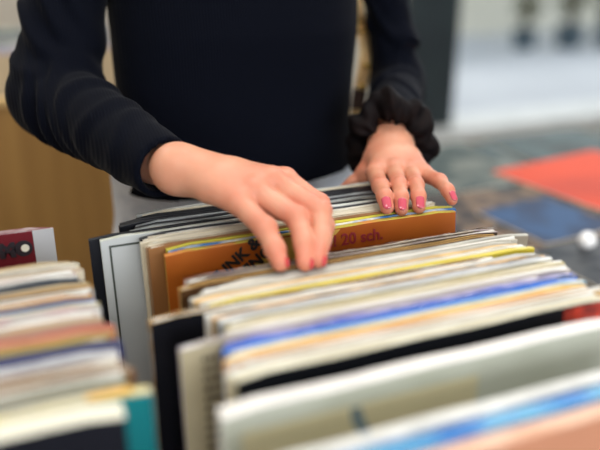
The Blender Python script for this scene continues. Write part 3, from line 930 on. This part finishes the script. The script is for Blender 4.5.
surface('jeans', lambda X, Y, Z: jeans_field(X + O[0], Y + O[1], Z + O[2]), np.array([.08, .80, .05]) - O, np.array([.50, 1.10, 1.0]) - O, .009, m_jean, person)
for s in (-1, 1):
    def shoe(X, Y, Z, s=s):
        X = X + O[0]; Y = Y + O[1]
        d = chain(X, Y, Z, [[.288 + s * .105, 1.0, .045], [.288 + s * .115, .90, .035], [.288 + s * .12, .82, .030]], [.042, .038, .030])
        d = smin(d, chain(X, Y, Z, [[.288 + s * .105, .985, .05], [.288 + s * .105, .975, .10]], [.038, .042]), .02)
        return np.maximum(d, .001 - Z)
    surface('shoe', shoe, np.array([.288 + s * .11 - .08, .76, -.01]) - O, np.array([.288 + s * .11 + .08, 1.07, .16]) - O, .006, mat('shoe_leather', (40, 36, 36), .4), person)


def hair_field(X, Y, Z):
    up = np.array([0, -.6, .8])
    e, _ = cone(X, Y, Z, HC + up * .035 - fdir * .015, HC - fdir * .03 + up * .0, .089, .088)
    e = smin(e, chain(X, Y, Z, [HC - fdir * .05 - up * .02, [.292, 1.045, 1.46], [.295, 1.075, 1.36]], [.07, .06, .04]), .03)
    face, _ = cone(X, Y, Z, HC + fdir * .08 - up * .02, HC + fdir * .09 - up * .09, .072, .06)
    return np.maximum(e, -face) + .002 * np.sin(X * 260)


surface('hair', lambda X, Y, Z: hair_field(X + O[0], Y + O[1], Z + O[2]), np.array([.15, .82, 1.28]) - O, np.array([.42, 1.16, 1.70]) - O, .005, mat('hair_brown', (70, 48, 34), .5), person)

# dark satin scrunchie round the wrist of the picture-right hand
ax_ = (hB['wrist'] - hB['arm']); ax_ /= np.linalg.norm(ax_)
sc_c = PD(391, 137, .905)
e1 = np.cross(ax_, [0, 0, 1.0]); e1 /= np.linalg.norm(e1)
e2 = np.cross(ax_, e1)
bm = bmesh.new()
nu, nv = 180, 28
grid = []
rs_ = random.Random(5)
phs = [rs_.uniform(0, 6.28) for _ in range(8)]
for i in range(nu):
    a = 2 * math.pi * i / nu
    row = []
    for j in range(nv):
        b_ = 2 * math.pi * j / nv
        puff = 1 + .20 * math.sin(6 * a + phs[0] + .9 * math.sin(b_)) + .13 * math.sin(11 * a + phs[1] + 1.6 * math.cos(b_)) + .07 * math.sin(19 * a + 2 * b_ + phs[2]) + .06 * math.sin(5 * a - 3 * b_)
        rm = .0175 * puff
        R_ = .040 + .003 * math.sin(3 * a + phs[3])
        rad = R_ + rm * math.cos(b_)
        hh = rm * 1.15 * math.sin(b_) + .004 * math.sin(5 * a + phs[4])
        p = sc_c + e1 * rad * math.cos(a) + e2 * rad * math.sin(a) + ax_ * hh
        row.append(bm.verts.new(tuple(p - O)))
    grid.append(row)
for i in range(nu):
    for j in range(nv):
        bm.faces.new((grid[i][j], grid[(i + 1) % nu][j], grid[(i + 1) % nu][(j + 1) % nv], grid[i][(j + 1) % nv]))
bmesh.ops.recalc_face_normals(bm, faces=bm.faces)
mesh_obj('scrunchie', bm, mat('brown_satin', (19, 11, 11), .75, (9, 6, 9), (60, 60, 60), 3, spec=0.12), person, True)

# fingernails
nailp = mat('nail_polish', (204, 84, 104), .16, (196, 76, 96), (20, 20, 20), coat=.8)
nailr = mat('nail_polish_red', (206, 62, 70), .2, (200, 56, 66), (20, 20, 20), coat=.6)


def nail(p, r, dors, m, length=.0125, start=.0, span=52):
    """curved plate on the back of the last finger bone"""
    dip, tip = p[2], p[3]
    ax = tip - dip
    Lb = np.linalg.norm(ax); ax /= Lb
    n = dors - (dors @ ax) * ax; n /= np.linalg.norm(n)
    s = np.cross(ax, n)
    bm = bmesh.new()
    nu, nv = 10, 12
    top = []; bot = []
    for i in range(nv + 1):
        a = i / nv
        l = Lb + r[3] * .80 - length * (1 - a) + start
        taper = min(1, math.sqrt(max(0, 1 - ((a - .5) / .5) ** 2)) * 1.5) if a < .5 else min(1, (max(0, 1 - ((a - .5) / .53) ** 2)) ** .5 * 1.25)
        taper = max(taper, .12)
        rr = r[2] + (r[3] - r[2]) * min(1, l / Lb)
        over = max(0, l - Lb)
        rad = math.sqrt(max(rr * rr - over * over * .7, 1e-8)) + .0007
        rt, rb_ = [], []
        for j in range(nu + 1):
            th = math.radians(span) * taper * (2 * j / nu - 1)
            q = dip + ax * l + (n * math.cos(th) + s * math.sin(th)) * rad
            rt.append(bm.verts.new(tuple(q - O)))
            q2 = dip + ax * l + (n * math.cos(th) + s * math.sin(th)) * (rad - .0011)
            rb_.append(bm.verts.new(tuple(q2 - O)))
        top.append(rt); bot.append(rb_)
    for i in range(nv):
        for j in range(nu):
            bm.faces.new((top[i][j], top[i][j + 1], top[i + 1][j + 1], top[i + 1][j]))
            bm.faces.new((bot[i][j + 1], bot[i][j], bot[i + 1][j], bot[i + 1][j + 1]))
        bm.faces.new((top[i][0], top[i + 1][0], bot[i + 1][0], bot[i][0]))
        bm.faces.new((top[i + 1][nu], top[i][nu], bot[i][nu], bot[i + 1][nu]))
    for j in range(nu):
        bm.faces.new((top[0][j + 1], top[0][j], bot[0][j], bot[0][j + 1]))
        bm.faces.new((top[nv][j], top[nv][j + 1], bot[nv][j + 1], bot[nv][j]))
    bmesh.ops.recalc_face_normals(bm, faces=bm.faces)
    mesh_obj('fingernail', bm, m, person, True)


dB = -FW * 1.0 + UP * .12
for n, off in (('index', -.05), ('middle', 0), ('ring', .05), ('little', .35)):
    nail(hB[n], rB[n], dB + RT * off, nailp, .0142 if n != 'little' else .0115, -.0006, 35)
dA = -FW * .25 + RT * .95
for n in ('little', 'ring', 'middle', 'index'):
    nail(hA[n], rA[n], dA, nailr, .0085, .0010, 40)

# bag strap with gold studs, in the gap between torso and arm
m_strap = mat('tan_leather', (252, 220, 160), .5, (236, 190, 124), (60, 60, 30), 3)
m_gold = mat('gold_metal', (230, 190, 90), .25, (214, 172, 76), metal=1.0)
bag = empty('shoulder_bag', tuple(PD(355, 170, 1.10)), label='tan leather shoulder bag with gold studs on its strap, between torso and arm', cat='shoulder bag')
BO = PD(355, 170, 1.10)
path = [PD(352, -60, 1.12), PD(357, -20, 1.12), PD(357, 8, 1.100), PD(361, 25, 1.100), PD(366, 45, 1.100), PD(365, 65, 1.100), PD(361, 85, 1.100), PD(358, 98, 1.100), PD(356, 118, 1.100), PD(352, 140, 1.135), PD(358, 160, 1.16), PD(366, 180, 1.22)]


def ribbon(path, hw, m, name, parent, base, th=.003):
    bm = bmesh.new()
    pr = None
    P_ = []
    for i in range(len(path) - 1):
        for k in range(6): P_.append(path[i] + (path[i + 1] - path[i]) * k / 6)
    P_.append(path[-1])
    P_ = [sum(P_[max(0, i - 2):i + 3]) / len(P_[max(0, i - 2):i + 3]) for i in range(len(P_))]
    for i, p in enumerate(P_):
        t_ = P_[min(i + 1, len(P_) - 1)] - P_[max(i - 1, 0)]; t_ /= np.linalg.norm(t_)
        s = np.cross(t_, FW); s /= np.linalg.norm(s)
        n = np.cross(s, t_)
        r = [bm.verts.new(tuple(p + s * a * hw + n * b * th / 2 - base)) for a, b in ((-1, -1), (-.9, -1.3), (.9, -1.3), (1, -1), (1, 1), (-1, 1))]
        if pr:
            for j in range(6): bm.faces.new((pr[j], pr[(j + 1) % 6], r[(j + 1) % 6], r[j]))
        else: bm.faces.new(r[::-1])
        pr = r
    bm.faces.new(pr)
    bmesh.ops.recalc_face_normals(bm, faces=bm.faces)
    return mesh_obj(name, bm, m, parent, True)


ribbon(path, .0095, m_strap, 'strap', bag, BO)
ribbon([PD(361, 89, 1.094), PD(359, 95, 1.094), PD(357, 112, 1.094)], .0105, mat('dark_leather', (70, 40, 28), .5), 'buckle_patch', bag, BO, .006)
for (u, v) in ((367, 66), (363, 87)):
    bm = bmesh.new()
    bmesh.ops.create_uvsphere(bm, u_segments=16, v_segments=8, radius=.0045)
    q = mesh_obj('stud', bm, m_gold, bag, True)
    q.location = tuple(PD(u, v, 1.088) - BO)
bm = bmesh.new()
R1, R2 = .0085, .0018
g = [[bm.verts.new(((R1 + R2 * math.cos(b)) * math.cos(a), R2 * math.sin(b), (R1 + R2 * math.cos(b)) * math.sin(a))) for b in [k * math.pi / 4 for k in range(8)]] for a in [k * math.pi / 14 for k in range(28)]]
for i in range(28):
    for j in range(8): bm.faces.new((g[i][j], g[(i + 1) % 28][j], g[(i + 1) % 28][(j + 1) % 8], g[i][(j + 1) % 8]))
q = mesh_obj('ring', bm, m_gold, bag, True)
q.location = tuple(PD(361, 27, 1.088) - BO)
bm = bmesh.new()
box(bm, (.035, .075, -.30), (.085, .27, -.06), 0, .012)
m_pouch = mat('pouch_leather', (206, 160, 106), .45, (198, 150, 96), (6, 6, 6))
mesh_obj('pouch', bm, m_pouch, bag, True)
box_obj('flap', (.030, .071, -.16), (.090, .274, -.055), m_pouch, bag, .01)
